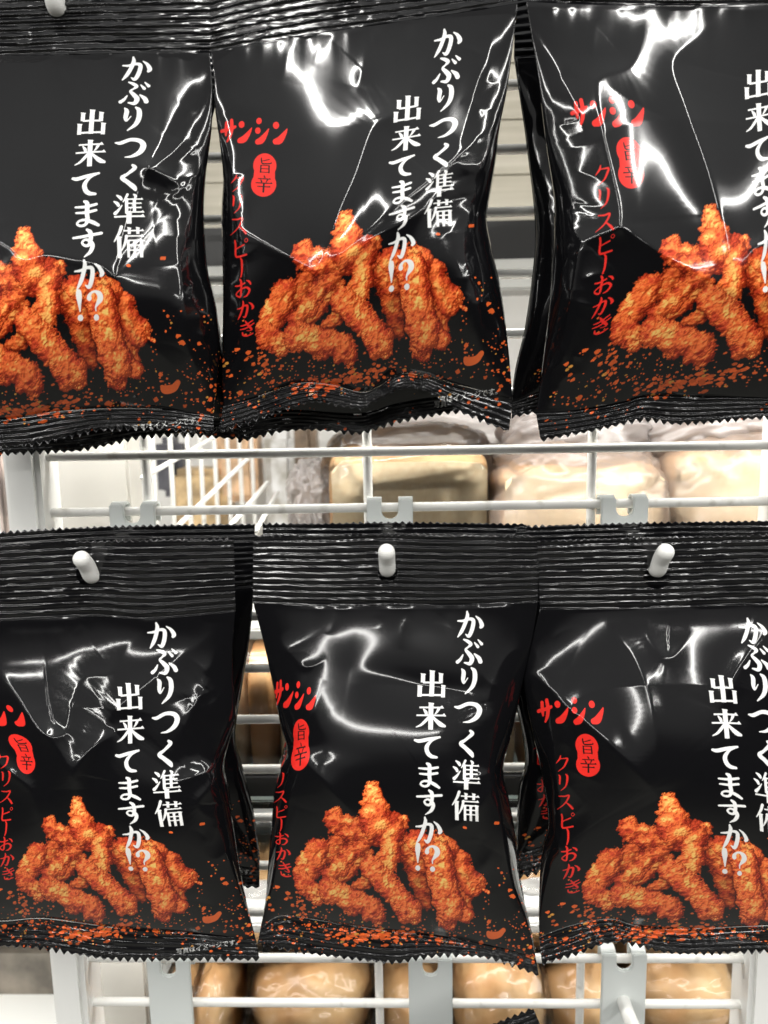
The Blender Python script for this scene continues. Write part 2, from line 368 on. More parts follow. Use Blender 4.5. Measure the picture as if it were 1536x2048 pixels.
def tube(path, r, seg=14, cap=True):
    """verts, quads of a round tube along a path; r may change along it"""
    p = np.array(path, float); n = len(p); r = np.broadcast_to(np.asarray(r, float), (n,))
    if cap:
        def dome(a, b, rr):
            d = (a-b)/np.linalg.norm(a-b); k = np.array((0., .4, .75, .95, .999))
            return [a+d*rr*x for x in k], [rr*math.sqrt(1-x*x) for x in k]
        a, ra = dome(p[0], p[1], r[0]); b, rb = dome(p[-1], p[-2], r[-1])
        p = np.vstack([a[::-1], p[1:-1], b]); r = np.r_[ra[::-1], r[1:-1], rb]; n = len(p)
    t = np.gradient(p, axis=0); t /= np.linalg.norm(t, axis=1)[:, None]
    ref = np.array((.0, .0, 1.)) if abs(t[0][2]) < .9 else np.array((1., 0, 0))
    a = np.cross(t, ref); a /= np.linalg.norm(a, axis=1)[:, None]; b = np.cross(t, a)
    th = np.linspace(0, 2*math.pi, seg, endpoint=False)
    v = p[:, None]+r[:, None, None]*(a[:, None]*np.cos(th)[None, :, None]+b[:, None]*np.sin(th)[None, :, None])
    i = np.arange(n*seg).reshape(n, seg); j = np.roll(i, -1, 1)
    f = np.stack([i[:-1], i[1:], j[1:], j[:-1]], -1).reshape(-1, 4)
    return v.reshape(-1, 3), f
def tube_obj(name, path, r, m, parent=None, seg=14, base=None):
    v, f = tube(path, r, seg)
    if base is not None: v = v-np.array(base)
    return link(name, mesh_np(name, v, f), m, parent)
import bmesh
def prism(name, pts, depth, m, parent=None, bevel=.0008):
    """outline pts (3-D, flat) pushed back by the vector depth"""
    bm = bmesh.new(); vs = [bm.verts.new(p) for p in pts]; f = bm.faces.new(vs)
    r = bmesh.ops.extrude_face_region(bm, geom=[f]); nv = [g for g in r['geom'] if isinstance(g, bmesh.types.BMVert)]
    bmesh.ops.translate(bm, verts=nv, vec=depth); bmesh.ops.recalc_face_normals(bm, faces=bm.faces)
    if bevel: bmesh.ops.bevel(bm, geom=list(bm.edges), offset=bevel, segments=2, affect='EDGES', clamp_overlap=True)
    me = bpy.data.meshes.new(name); bm.to_mesh(me); bm.free()
    return link(name, me, m, parent)
def box(name, lo, hi, m, parent=None, bevel=.001):
    (a, b, c), (d, e_, f) = lo, hi
    return prism(name, [(a, b, c), (d, b, c), (d, b, f), (a, b, f)], (0, e_-b, 0), m, parent, bevel)

# ---------------------------------------------------------------- the bags
def curve(pts, n):
    p = catmull([tuple(map(float, q)) for q in pts], 24)
    d = np.r_[0, np.cumsum(np.hypot(*np.diff(p[:, :2], axis=0).T))]; s = np.linspace(0, d[-1], n)
    return np.stack([np.interp(s, d, p[:, k]) for k in range(p.shape[1])], -1)
def tps(src, dst, lam=40.):
    src = np.array(src, float); dst = np.array(dst, float); n = len(src)
    U = lambda d2: np.where(d2 > 0, d2*np.log(np.maximum(d2, 1e-9)), 0)
    K = U(((src[:, None]-src[None])**2).sum(-1))+np.eye(n)*lam*n
    Pm = np.c_[np.ones(n), src]; A = np.zeros((n+3, n+3)); A[:n, :n] = K; A[:n, n:] = Pm; A[n:, :n] = Pm.T
    sol = np.linalg.solve(A, np.vstack([dst, np.zeros((3, 2))]))
    def fn(q):
        sh = q.shape; q = q.reshape(-1, 2); out = np.c_[np.ones(len(q)), q]@sol[n:]
        for k in range(n): out += U(((q-src[k])**2).sum(-1))[:, None]*sol[k]
        return out.reshape(sh)
    return fn
ART = dict(ka=(530,207), bi=(527,570), de=(457,325), ka2=(449,624), ex=(443,697), sa=(86,355), n=(232,355), oval=(190,440), ku=(142,459), ki=(160,697),
           peak=(340,518), lt=(177,724), rt=(569,738), ms=(414,808), rs=(488,812), ls=(345,814), cr=(590,824))
def poly_field(X, Y, pts, w, r=2.2):
    """rounded ridge along a polyline of (x, y, height)"""
    p = curve([(a, b, c) for a, b, c in pts], max(12, 7*len(pts)))
    best = np.full(X.shape, 1e9); amp = np.zeros(X.shape)
    for a, b in zip(p[:-1], p[1:]):
        dx, dy = b[0]-a[0], b[1]-a[1]
        t = np.clip(((X-a[0])*dx+(Y-a[1])*dy)/max(dx*dx+dy*dy, 1e-9), 0, 1)
        d = np.hypot(X-a[0]-t*dx, Y-a[1]-t*dy); m = d < best
        best = np.where(m, d, best); amp = np.where(m, a[2]+t*(b[2]-a[2]), amp)
    return amp*np.exp(-(np.sqrt(best**2+r*r)-r)/w)
def vnoise(X, Y, cell, seed):
    r = np.random.RandomState(seed); g = r.rand(256, 256)
    x = X/cell+500; y = Y/cell+500
    xi = np.floor(x).astype(int); yi = np.floor(y).astype(int); fx = x-xi; fy = y-yi
    fx = fx**3*(fx*(fx*6-15)+10); fy = fy**3*(fy*(fy*6-15)+10)
    a = g[yi % 256, xi % 256]; b = g[yi % 256, (xi+1) % 256]; c = g[(yi+1) % 256, xi % 256]; d = g[(yi+1) % 256, (xi+1) % 256]
    return (a*(1-fx)+b*fx)*(1-fy)+(c*(1-fx)+d*fx)*fy-.5

def make_bag(sp, label, group, seed, res=1., front=True):
    n, m = int(250*res), int(320*res)
    s = np.linspace(0, 1, n)[None, :]; t = np.linspace(0, 1, m)[:, None]
    C0, C1, L, R = curve(sp['line'], n), curve(sp['bline'], n), curve(sp['left'], m), curve(sp['right'], m)
    P = ((1-t)[..., None]*C0[None]+t[..., None]*C1[None]+(1-s)[..., None]*L[:, None]+s[..., None]*R[:, None]
         - ((1-s)*(1-t))[..., None]*C0[0]-(s*(1-t))[..., None]*C0[-1]-((1-s)*t)[..., None]*C1[0]-(s*t)[..., None]*C1[-1])
    X, Y = P[..., 0], P[..., 1]
    ya, yb = sp.get('depth', (-.050, -.052)); T = sp.get('thick', .019)
    base = ya+(yb-ya)*t+0*s
    u = np.abs(2*s-1)
    pu = np.clip(1-u**sp.get('pu', 3.2), 0, 1)**.72
    a = math.log(.5)/math.log(sp.get('belly', .62)); pv = np.clip(np.sin(math.pi*np.clip(t, 0, 1)**a), 0, 1)**.85
    h = T*pu*pv*1000
    soft = np.clip(pu*pv*2.2, 0, 1)
    for rd in sp.get('ridges', ()): h = h+1.25*poly_field(X, Y, rd['p'], rd.get('w', 46), rd.get('r', 4.))*soft
    # puckers running down from the seal and up from the lower seal
    pk = vnoise(X, Y*.12, 62, seed)+.22*vnoise(X, Y*.2, 22, seed+1)
    h = h+sp.get('pucker', .9)*pk*(np.exp(-t/.055)*np.clip(t/.012, 0, 1)+.8*np.exp(-(1-t)/.05)*np.clip((1-t)/.01, 0, 1))
    h = h+soft*sp.get('crumple', .55)*(1.5*vnoise(X, Y, 190, seed+2)+.25*vnoise(X, Y, 80, seed+3))
    # small sharp creases running in from the flanks, the corners and the seals
    rc = np.random.RandomState(seed+50)
    for q in range(sp.get('creases', 46)):
        if q % 3 < 2:
            sd_ = rc.randint(0, 2); tq = rc.uniform(.08, .97); e0 = (L, R)[sd_][int(tq*(m-1))]; mid = (L[int(tq*(m-1))]+R[int(tq*(m-1))])/2
            ang = rc.normal(0, .75); d0 = (mid-e0)/np.linalg.norm(mid-e0); ln = rc.uniform(25, 120); off = rc.uniform(8, 60)
        else:
            sq = rc.uniform(.05, .95); top_ = rc.rand() < .5; e0 = (C0 if top_ else C1)[int(sq*(n-1))]; ang = rc.normal(0, .4); d0 = np.array((0, 1. if top_ else -1.)); ln = rc.uniform(20, 80); off = rc.uniform(4, 22)
        ca_, sa_ = math.cos(ang), math.sin(ang); d1 = np.array((ca_*d0[0]-sa_*d0[1], sa_*d0[0]+ca_*d0[1]))
        p0_ = e0+d0*off; rel = (X-p0_[0])*d1[0]+(Y-p0_[1])*d1[1]; tl = rel/ln
        bend = rc.normal(0, 8)*np.sin(np.clip(tl, 0, 1)*3.1)
        dist = np.abs(-(X-p0_[0])*d1[1]+(Y-p0_[1])*d1[0]-bend)
        fade = np.clip(tl*4, 0, 1)*np.clip((1-tl)*1.6, 0, 1)
        wq = rc.uniform(7, 17)
        h = h+rc.choice((1., 1., -.7))*rc.uniform(.12, .42)*fade*np.exp(-(np.sqrt(dist**2+3.)-1.73)/wq)*np.clip(pu*pv*4, 0, 1)
    # folded flanks
    fl = np.clip((u-.62)/.3, 0, 1)*np.clip(pu*3, 0, 1)
    rid = 1-np.abs(vnoise(X+Y*.35, Y*.55, 75, seed+5))*3.2
    h = h+sp.get('flank', .7)*fl*rid*np.clip(pv*2, 0, 1)
    yf = base-h/1000
    V = un(X, Y, yf)
    ybk = base+(sp.get('back', .005)*pu*pv)+.00002*0
    Vb = un(X, Y, ybk)
    fn = tps([sp['marks'][k] for k in sp['marks']], [ART[k] for k in sp['marks']])
    def uvs(q): g = fn(q); return np.stack([g[..., 0]/AW, 1-g[..., 1]/AH], -1)
    uv = uvs(P)
    idx = np.arange(n*m).reshape(m, n); inner = idx[1:-1, 1:-1]
    back = idx.copy(); back[1:-1, 1:-1] = n*m+np.arange(inner.size).reshape(inner.shape)
    fF = quads(m, n); fB = np.stack([back[:-1, :-1], back[:-1, 1:], back[1:, 1:], back[1:, :-1]], -1).reshape(-1, 4)
    verts = np.vstack([V.reshape(-1, 3), Vb[1:-1, 1:-1].reshape(-1, 3)])
    uvl = np.vstack([uv.reshape(-1, 2)[fF.ravel()], np.full((fB.size, 2), .02)])
    o3 = un(*curve(sp['line'], 3)[1], ya)
    root = thing('snack_bag', label, 'snack bag', o3, group)
    link('pouch', mesh_np('pouch', verts-o3, np.vstack([fF, fB]), uvl), M_FILM, root)
    def seal(name, top, bot, zig_top, ribs, hole=None, yy=ya, amp=.26):
        k, q = int(380*res), int((150 if len(name) < 9 else 80)*max(res, .6))
        A, B = curve(top, k), curve(bot, k); tt = np.linspace(0, 1, q)[:, None]
        Q = A[None]*(1-tt)[..., None]+B[None]*tt[..., None]
        hgt = np.abs(B-A)[:, 1][None]
        x = Q[..., 0]; pt = 14. if zig_top else 16.; zz = (np.abs(((x/pt) % 1)-.5)*2-.5)*(5. if zig_top else 8.)*(1+1.2*vnoise(x, x*0, 30, seed+15))
        Q[..., 1] += zz*(np.exp(-tt*hgt/5.) if zig_top else np.exp(-(1-tt)*hgt/5.))
        xx, yv = Q[..., 0], Q[..., 1]
        ph = tt*ribs*2*math.pi+vnoise(xx, yv*0, 150, seed+9)*1.3
        am = amp*np.clip(.9+1.2*vnoise(xx, yv*2.2, 70, seed+11)+1.3*vnoise(xx, yv*3.5, 24, seed+12), .35, 1.7)
        w = np.sin(ph); w = np.sign(w)*np.abs(w)**.7
        hh = am*w+sp.get('wave', 1.)*1.3*vnoise(xx, yv*.15, 130, seed+13)*(tt if zig_top else 1-tt*.3)*(tt*(1-tt)*4 if zig_top else 1-np.exp(-tt*6))
        hh = hh+.04*vnoise(xx, yv*1.5, 26, seed+16)+.42*vnoise(xx, yv, 17, seed+14)*np.exp(-((xx-(hole[0] if hole else A[k//2, 0]))/62)**2)
        VV = un(xx, yv, yy-hh/1000)
        F = quads(q, k)
        if hole is not None:
            c = Q.reshape(-1, 2)[F].mean(1)
            F = F[((c[:, 0]-hole[0])/hole[2])**2+((c[:, 1]-hole[1])/hole[3])**2 > 1]
        link(name, mesh_np(name, VV.reshape(-1, 3)-o3, F, uvs(Q).reshape(-1, 2)), M_SEAL, root)
    seal('top_seal', sp['top'], sp['line'], True, 11, sp.get('hole'))
    seal('bottom_seal', sp['bline'], sp['bottom'], False, sp.get('bribs', 5), None, yb)
    return root
BAGS = {}
BAGS['TL'] = dict(top=[(-155,-45),(130,-52),(422,-62)], line=[(-150,112),(60,110),(240,106),(420,104)],
  left=[(-150,112),(-135,300),(-125,500),(-140,700),(-150,840)],
  right=[(420,104),(425,180),(423,260),(413,340),(408,420),(412,503),(418,553),(432,610),(440,690),(434,770),(427,832)],
  bline=[(-150,840),(0,838),(140,822),(300,818),(427,832)], bottom=[(-150,900),(0,893),(67,889),(143,873),(200,861),(300,857),(427,866)],
  hole=(83,-30,20,24), belly=.66,
  ridges=[dict(p=[(416,125,.4),(382,170,1.7),(340,250,2.2),(297,333,2.2),(268,400,1.6),(245,470,1.6),(231,548,.8)],w=60),
          dict(p=[(297,333,1.4),(335,352,1.6),(372,380,.6)],w=26), dict(p=[(300,335,1.),(350,300,1.2),(372,265,.4)],w=26),
          dict(p=[(-40,462,2.),(20,495,2.2),(45,518,2.2),(90,508,2.),(150,518,1.8),(200,530,1.8),(229,552,1.2)],w=50),
          dict(p=[(229,552,1.2),(258,620,1.6),(275,670,1.4),(350,740,1.),(420,828,.3)],w=32),
          dict(p=[(352,440,.6),(365,620,1.5),(372,680,1.5),(395,750,1.2),(418,820,.4)],w=22)],
  marks=dict(ka=(272,138),bi=(257,483),de=(183,243),ka2=(177,547),ex=(177,636),peak=(50,452),rt=(305,680),ms=(152,776),rs=(235,775),ls=(63,799),cr=(340,773),
             sa=(-192,292),oval=(-92,385),ki=(-128,640)))
BAGS['TC'] = dict(top=[(419,-60),(560,-95),(720,-120),(1040,-140)], line=[(421,104),(560,78),(700,56),(860,34),(1036,6)],
  left=[(421,104),(428,160),(430,215),(440,290),(446,352),(443,430),(445,515),(446,615),(444,744),(447,812)],
  right=[(1036,6),(1026,90),(1014,180),(1000,250),(993,310),(982,380),(973,434),(984,499),(1002,580),(1017,700),(1025,798)],
  bline=[(447,812),(520,792),(593,768),(660,770),(722,785),(760,772),(800,748),(850,752),(907,768),(1025,798)],
  bottom=[(436,864),(520,836),(593,812),(636,803),(722,817),(744,805),(800,778),(851,781),(907,816),(954,838),(1018,863)],
  belly=.64, wave=1.6,
  ridges=[dict(p=[(438,150,.6),(450,230,2.),(456,330,2.),(460,420,1.4)],w=24), dict(p=[(456,350,1.6),(466,440,1.8),(520,480,1.6),(575,512,1.5),(632,546,1.)],w=48),
          dict(p=[(850,120,.6),(820,190,1.6),(790,225,2.2),(745,258,2.6),(710,350,2.8),(683,410,2.6),(660,470,2.),(634,546,.9)],w=62),
          dict(p=[(996,240,.8),(930,300,2.4),(870,350,2.6),(780,420,2.4),(700,490,1.8),(634,546,.8)],w=52),
          dict(p=[(880,385,.6),(830,430,1.),(750,475,1.2),(690,515,.8)],w=24),
          dict(p=[(870,400,.6),(905,480,2.),(930,560,2.2),(955,660,2.),(985,760,.6)],w=40,r=12),
          dict(p=[(585,70,.4),(575,110,1.3),(562,160,.3)],w=20), dict(p=[(735,85,.4),(728,130,1.5),(715,175,.3)],w=26),
          dict(p=[(980,80,.4),(978,125,1.4),(975,165,.3)],w=18)],
  marks=dict(ka=(894,84),bi=(875,425),de=(815,217),ka2=(802,488),ex=(798,576),sa=(443,262),n=(570,264),oval=(529,348),ku=(475,365),ki=(494,658),peak=(694,419),
             lt=(514,676),rt=(929,617),ms=(765,714),rs=(843,718),ls=(697,735),cr=(946,716)))
BAGS['TR'] = dict(top=[(1050,-150),(1330,-150),(1640,-150)], line=[(1052,2),(1200,8),(1400,10),(1640,10)],
  left=[(1052,2),(1064,80),(1075,150),(1092,290),(1108,400),(1106,480),(1099,600),(1086,720),(1072,826)],
  right=[(1640,10),(1636,250),(1625,450),(1640,650),(1660,800)],
  bline=[(1072,826),(1150,822),(1244,806),(1290,793),(1400,795),(1530,797),(1660,800)],
  bottom=[(1081,881),(1188,861),(1286,841),(1366,848),(1536,836),(1660,838)], belly=.66,
  ridges=[dict(p=[(1058,25,.6),(1100,110,1.8),(1145,200,2.),(1170,262,.6)],w=34),
          dict(p=[(1292,30,.8),(1288,70,2.),(1262,130,2.6),(1205,152,2.8),(1193,180,2.8),(1210,280,2.8),(1236,400,2.4),(1241,450,1.4)],w=50),
          dict(p=[(1241,450,1.4),(1330,510,2.),(1420,560,1.6),(1470,582,.8)],w=46),
          dict(p=[(1462,15,.8),(1392,75,2.2),(1346,125,2.6),(1370,210,2.6),(1420,350,2.4),(1460,500,1.6),(1470,582,.8)],w=54),
          dict(p=[(1600,420,1.6),(1536,478,1.6),(1500,510,1.5),(1470,582,.8)],w=40),
          dict(p=[(1240,455,1.2),(1185,475,1.4),(1163,495,1.6),(1145,590,1.4),(1125,700,.6)],w=26),
          dict(p=[(1205,25,.5),(1188,60,1.6),(1184,112,.4)],w=22)],
  marks=dict(sa=(1143,226),n=(1284,223),oval=(1262,323),ku=(1206,349),ki=(1201,653),de=(1516,167),peak=(1422,407),lt=(1224,664),ls=(1394,738),ms=(1497,713),
             ex=(1546,577),ka=(1600,30),bi=(1598,400),rt=(1660,608),rs=(1575,716),cr=(1678,706)))
BAGS['BL'] = dict(top=[(-110,1100),(0,1092),(150,1084),(300,1080),(467,1078)], line=[(-112,1240),(0,1240),(179,1231),(300,1236),(471,1222)],
  left=[(-112,1240),(-95,1400),(-70,1560),(-95,1720),(-120,1840)],
  right=[(471,1222),(465,1300),(467,1360),(472,1431),(460,1480),(449,1525),(458,1580),(468,1650),(488,1778),(512,1880)],
  bline=[(-120,1840),(0,1843),(90,1838),(231,1856),(398,1868),(512,1880)], bottom=[(-120,1890),(0,1892),(80,1897),(152,1908),(235,1919),(400,1919),(519,1919)],
  hole=(173,1149,21,22), belly=.66, pucker=1.4, crumple=.9,
  ridges=[dict(p=[(-60,1260,1.),(0,1345,2.2),(40,1400,2.6),(85,1465,2.6),(130,1465,2.4),(145,1400,2.),(170,1355,2.),(220,1345,2.),(250,1300,1.6),(300,1255,.6)],w=50,r=3),
          dict(p=[(468,1228,.6),(400,1285,2.),(350,1320,2.4),(300,1360,2.2),(240,1410,1.6),(210,1450,.5)],w=46),
          dict(p=[(0,1250,.6),(30,1265,1.4),(90,1264,1.4),(125,1262,1.2),(155,1238,.4)],w=24),
          dict(p=[(150,1560,.8),(118,1505,1.6),(90,1470,1.8)],w=40),
          dict(p=[(448,1528,1.),(420,1575,1.8),(396,1612,1.6),(445,1650,.4)],w=30),
          dict(p=[(448,1528,1.),(395,1550,1.6),(338,1572,.4)],w=28), dict(p=[(449,1528,.8),(462,1640,1.8),(480,1740,1.4),(502,1860,.4)],w=20),
          dict(p=[(150,1580,.8),(150,1540,2.),(185,1495,2.),(232,1462,.6)],w=34),
          dict(p=[(470,1225,.4),(420,1330,1.6),(385,1420,1.4),(350,1500,.4)],w=26),
          dict(p=[(-40,1500,1.),(10,1540,2.),(60,1580,1.6),(80,1640,.6)],w=28)],
  marks=dict(ka=(322,1270),bi=(336,1628),de=(258,1392),ka2=(271,1673),ex=(276,1739),sa=(-92,1420),n=(43,1431),oval=(51,1505),ku=(8,1522),ki=(16,1749),peak=(155,1592),lt=(34,1762),rt=(399,1766),
             ms=(258,1826),rs=(325,1840),ls=(195,1849),cr=(423,1834)))
BAGS['BC'] = dict(top=[(507,1071),(640,1071),(790,1068),(1074,1072)], line=[(506,1204),(640,1211),(800,1210),(960,1208),(1076,1203)],
  left=[(506,1204),(527,1284),(545,1367),(560,1447),(573,1497),(560,1538),(547,1597),(540,1680),(531,1797),(521,1856)],
  right=[(1076,1203),(1064,1284),(1043,1380),(1022,1472),(1007,1538),(1018,1597),(1031,1672),(1039,1763),(1058,1838),(1072,1918)],
  bline=[(521,1856),(564,1832),(647,1843),(781,1864),(877,1873),(1002,1897),(1072,1918)], bottom=[(515,1888),(590,1902),(668,1913),(781,1925),(835,1917),(897,1911),(981,1917),(1078,1951)],
  creases=30, hole=(775,1142,20,23), belly=.62, thick=.020, crumple=.5, pucker=.9, pu=3.6,
  ridges=[dict(p=[(585,1500,.6),(645,1560,1.6),(690,1610,1.4),(735,1660,.4)],w=44),
          dict(p=[(1006,1540,1.),(960,1610,1.8),(920,1650,1.2),(880,1670,.3)],w=36), dict(p=[(1007,1540,1.),(1005,1620,1.6),(1012,1700,1.6),(1050,1860,.4)],w=26),
          dict(p=[(1070,1212,.4),(1032,1320,1.8),(990,1440,1.2),(985,1500,.4)],w=34),
          dict(p=[(700,1335,.2),(780,1350,-1.1),(880,1375,-1.4),(960,1380,-.8)],w=46,r=14),
          dict(p=[(1006,1540,.8),(945,1560,1.2),(900,1600,.3)],w=22),
          dict(p=[(925,1745,.3),(965,1735,1.2),(985,1700,.3)],w=20,r=6)],
  marks=dict(ka=(939,1249),bi=(930,1613),de=(864,1367),ka2=(856,1659),ex=(850,1738),sa=(548,1384),n=(628,1397),oval=(602,1481),ku=(562,1524),ki=(569,1738),peak=(747,1561),
             lt=(591,1766),rt=(974,1783),ms=(824,1845),rs=(894,1856),ls=(752,1852),cr=(991,1866)))
BAGS['BR'] = dict(top=[(1075,1082),(1250,1076),(1420,1072),(1650,1068)], line=[(1080,1218),(1250,1216),(1400,1211),(1650,1205)],
  left=[(1080,1218),(1064,1282),(1051,1336),(1048,1375),(1066,1473),(1080,1532),(1096,1640),(1083,1707),(1078,1805),(1078,1874)],
  right=[(1650,1205),(1640,1350),(1615,1520),(1625,1700),(1650,1850)],
  bline=[(1078,1874),(1156,1848),(1223,1839),(1273,1852),(1372,1858),(1536,1852),(1650,1850)], bottom=[(1084,1928),(1156,1907),(1207,1888),(1250,1886),(1336,1905),(1420,1907),(1536,1903),(1650,1900)],
  creases=26, hole=(1314,1154,26,24), belly=.62, crumple=.4, pucker=.35,
  ridges=[dict(p=[(1060,1330,.6),(1110,1390,1.8),(1200,1470,2.2),(1290,1560,1.6),(1315,1600,.5)],w=50,r=5), dict(p=[(1200,1235,.5),(1265,1310,1.8),(1300,1400,2.),(1312,1500,1.6),(1310,1580,.4)],w=52,r=4),
          dict(p=[(1290,1230,.4),(1300,1280,1.4),(1340,1315,1.2),(1380,1270,.3)],w=24,r=4), dict(p=[(1560,1230,1.),(1510,1290,2.4),(1470,1350,1.6),(1440,1420,.4)],w=40,r=5),
          dict(p=[(1096,1640,.4),(1110,1560,1.4),(1080,1480,.4)],w=20), dict(p=[(1096,1640,.6),(1130,1720,1.4),(1160,1800,.5)],w=24)],
  marks=dict(sa=(1076,1422),n=(1203,1422),oval=(1176,1510),ku=(1125,1526),ki=(1145,1774),de=(1445,1377),ka=(1504,1262),ex=(1465,1746),ka2=(1468,1672),peak=(1338,1584),lt=(1168,1789),bi=(1538,1640),
             ms=(1425,1838),rs=(1500,1850),ls=(1344,1844),rt=(1575,1790),cr=(1600,1870)))

def moved(sp, fx, fy=None, depth=(-.026, -.026), **kw):
    """the same kind of bag hung elsewhere: its outline carried over by a map of the plane"""
    q = lambda p: (fx(p[0], p[1]) if fy is None else (fx(p[0]), fy(p[1])))
    o = {k: [q(p) for p in sp[k]] for k in ('top', 'line', 'left', 'right', 'bline', 'bottom')}
    o['marks'] = {k: q(p) for k, p in sp['marks'].items()}
    o['depth'] = depth; o['thick'] = .012; o['back'] = .004; o.update(kw)
    return o
front = {'TL': 'black snack bag on the top row cut off by the left edge', 'TC': 'tilted black snack bag in the middle of the top row',
 'TR': 'black snack bag on the top row cut off by the right edge', 'BL': 'crumpled black snack bag on the lower row cut off by the left edge',
 'BC': 'smooth black snack bag in the middle of the lower row under a white hook tip', 'BR': 'black snack bag on the lower row cut off by the right edge'}
for i, k in enumerate(front): make_bag(BAGS[k], front[k], 'snack bags at the front of the hooks', 100+20*i)
rear = {
 'TL': moved(BAGS['TL'], lambda x: .915*x+103, lambda y: .915*y+87),
 'TC': moved(BAGS['TC'], lambda x: .93*x+64, lambda y: .96*y+40, wave=.6),
 'TR': moved(BAGS['TR'], lambda x: .95*x+23, lambda y: .93*y+10),
 'BL': moved(BAGS['BL'], lambda x: .915*x+68, lambda y: .862*y+119),
 'BC': moved(BAGS['BC'], lambda x: .93*x+54, lambda y: .905*y+78),
 'BR': moved(BAGS['BR'], lambda x: .915*x+47, lambda y: .83*y+155)}
rear['TC']['bottom'] = [(476,884),(572,862),(650,861),(718,867),(787,847),(851,834),(916,825),(1022,836)]
rear['TC']['bline'] = [(480,835),(572,822),(718,830),(787,812),(851,800),(916,795),(1022,805)]
rear['TC']['left'][-1] = (480,835); rear['TC']['right'][-1] = (1022,805)
rear['TR']['left'] = [(1028,116),(1040,200),(1054,300),(1070,470),(1052,640),(1031,735),(1022,806)]
rear['TR']['line'][0] = (1028,116); rear['TR']['line'][1:] = [(x, 112) for x, y in rear['TR']['line'][1:]]; rear['TR']['top'][0] = (1030,-60); rear['TR']['bline'][0] = (1022,806); rear['TR']['bottom'][0] = (1024,834)
rear['BL']['right'] = [(509,1172),(500,1270),(486,1363),(474,1435),(471,1480),(481,1518),(506,1616),(518,1700),(519,1740)]
rear['BL']['line'][-1] = (509,1172); rear['BL']['top'][-1] = (510,1048); rear['BL']['bline'][-1] = (519,1740); rear['BL']['bottom'][-1] = (519,1775)
rear['TL']['right'] = [(440,182),(424,240),(408,330),(402,440),(410,520),(436,640),(460,760),(491,838)]
rear['TL']['line'][-1] = (440,182); rear['TL']['bline'][-1] = (491,838); rear['TL']['bottom'][-1] = (494,880)
rl = {'TL': 'black snack bag behind the top left bag, only its hem in view', 'TC': 'black snack bag behind the tilted top middle bag, hem showing beneath',
 'TR': 'black snack bag behind the top right bag, its dark left flank in view', 'BL': 'black snack bag behind the crumpled lower left bag, right corner sticking out',
 'BC': 'black snack bag behind the smooth lower middle bag, pinked top edge showing', 'BR': 'black snack bag behind the lower right bag, narrow left flank showing'}
for i, k in enumerate(rear): make_bag(rear[k], rl[k], 'snack bags second on their hooks', 300+20*i, .5)
ca, sa = math.cos(math.radians(-23)), math.sin(math.radians(-23))
third = moved(BAGS['BC'], lambda x, y: (1066+ca*(x-1074)-sa*(y-1072), 2016+sa*(x-1074)+ca*(y-1072)), None, (-.045, -.045))
make_bag(third, 'black snack bag with only its tilted corner in view at the bottom edge', 'snack bags at the front of the hooks', 500, .6)
# ---------------------------------------------------------------- the wire rack
RX = lambda px, py, Y=0.: float(un(px, py, Y)[0])
RZ = lambda py, Y=0., px=780: float(un(px, py, Y)[2])
pitch = (RZ(903)-RZ(1916))/round((RZ(903)-RZ(1916))/(RZ(903)-RZ(1017)))
zs = [RZ(903)+pitch*k for k in range(-14, 9)]
xl, xr = RX(93, 1000), RX(1482, 1960)
rack = thing('wire_rack', 'white wire grid rack with square posts behind the hanging bags', 'rack', (0, 0, zs[-1]-.2))
b0 = np.array(rack.location)
for k, z in enumerate(zs):
    j = np.random.RandomState(k).normal(0, .0002, 2)
    tube_obj('horizontal_wire', [(xl, 0, z+j[0]), ((xl+xr)/2, 0, z), (xr, 0, z+j[1])], .0021, M_WHITE, rack, 12, b0)
xv0 = RX(735, 930, .004); xv1 = RX(1184, 930, .004)
for k in range(-1, 2):
    x = xv0+(xv1-xv0)*k
    tube_obj('vertical_wire', [(x, .0042, zs[0]-.01), (x, .0042, 1.3), (x, .0042, zs[-1]+.05)], .0021, M_WHITE, rack, 12, b0)
for a, b, yy in ((RX(20, 980, -.004), RX(92, 980, -.004), -.010), (RX(1490, 1960, -.004), RX(1575, 1960, -.004), -.010)):
    o = box('frame_post', (a, yy, .75), (b, yy+.022, 1.85), M_PLASTIC, None, .0025)
    o.data.transform(Matrix.Translation(-Vector(b0))); o.parent = rack

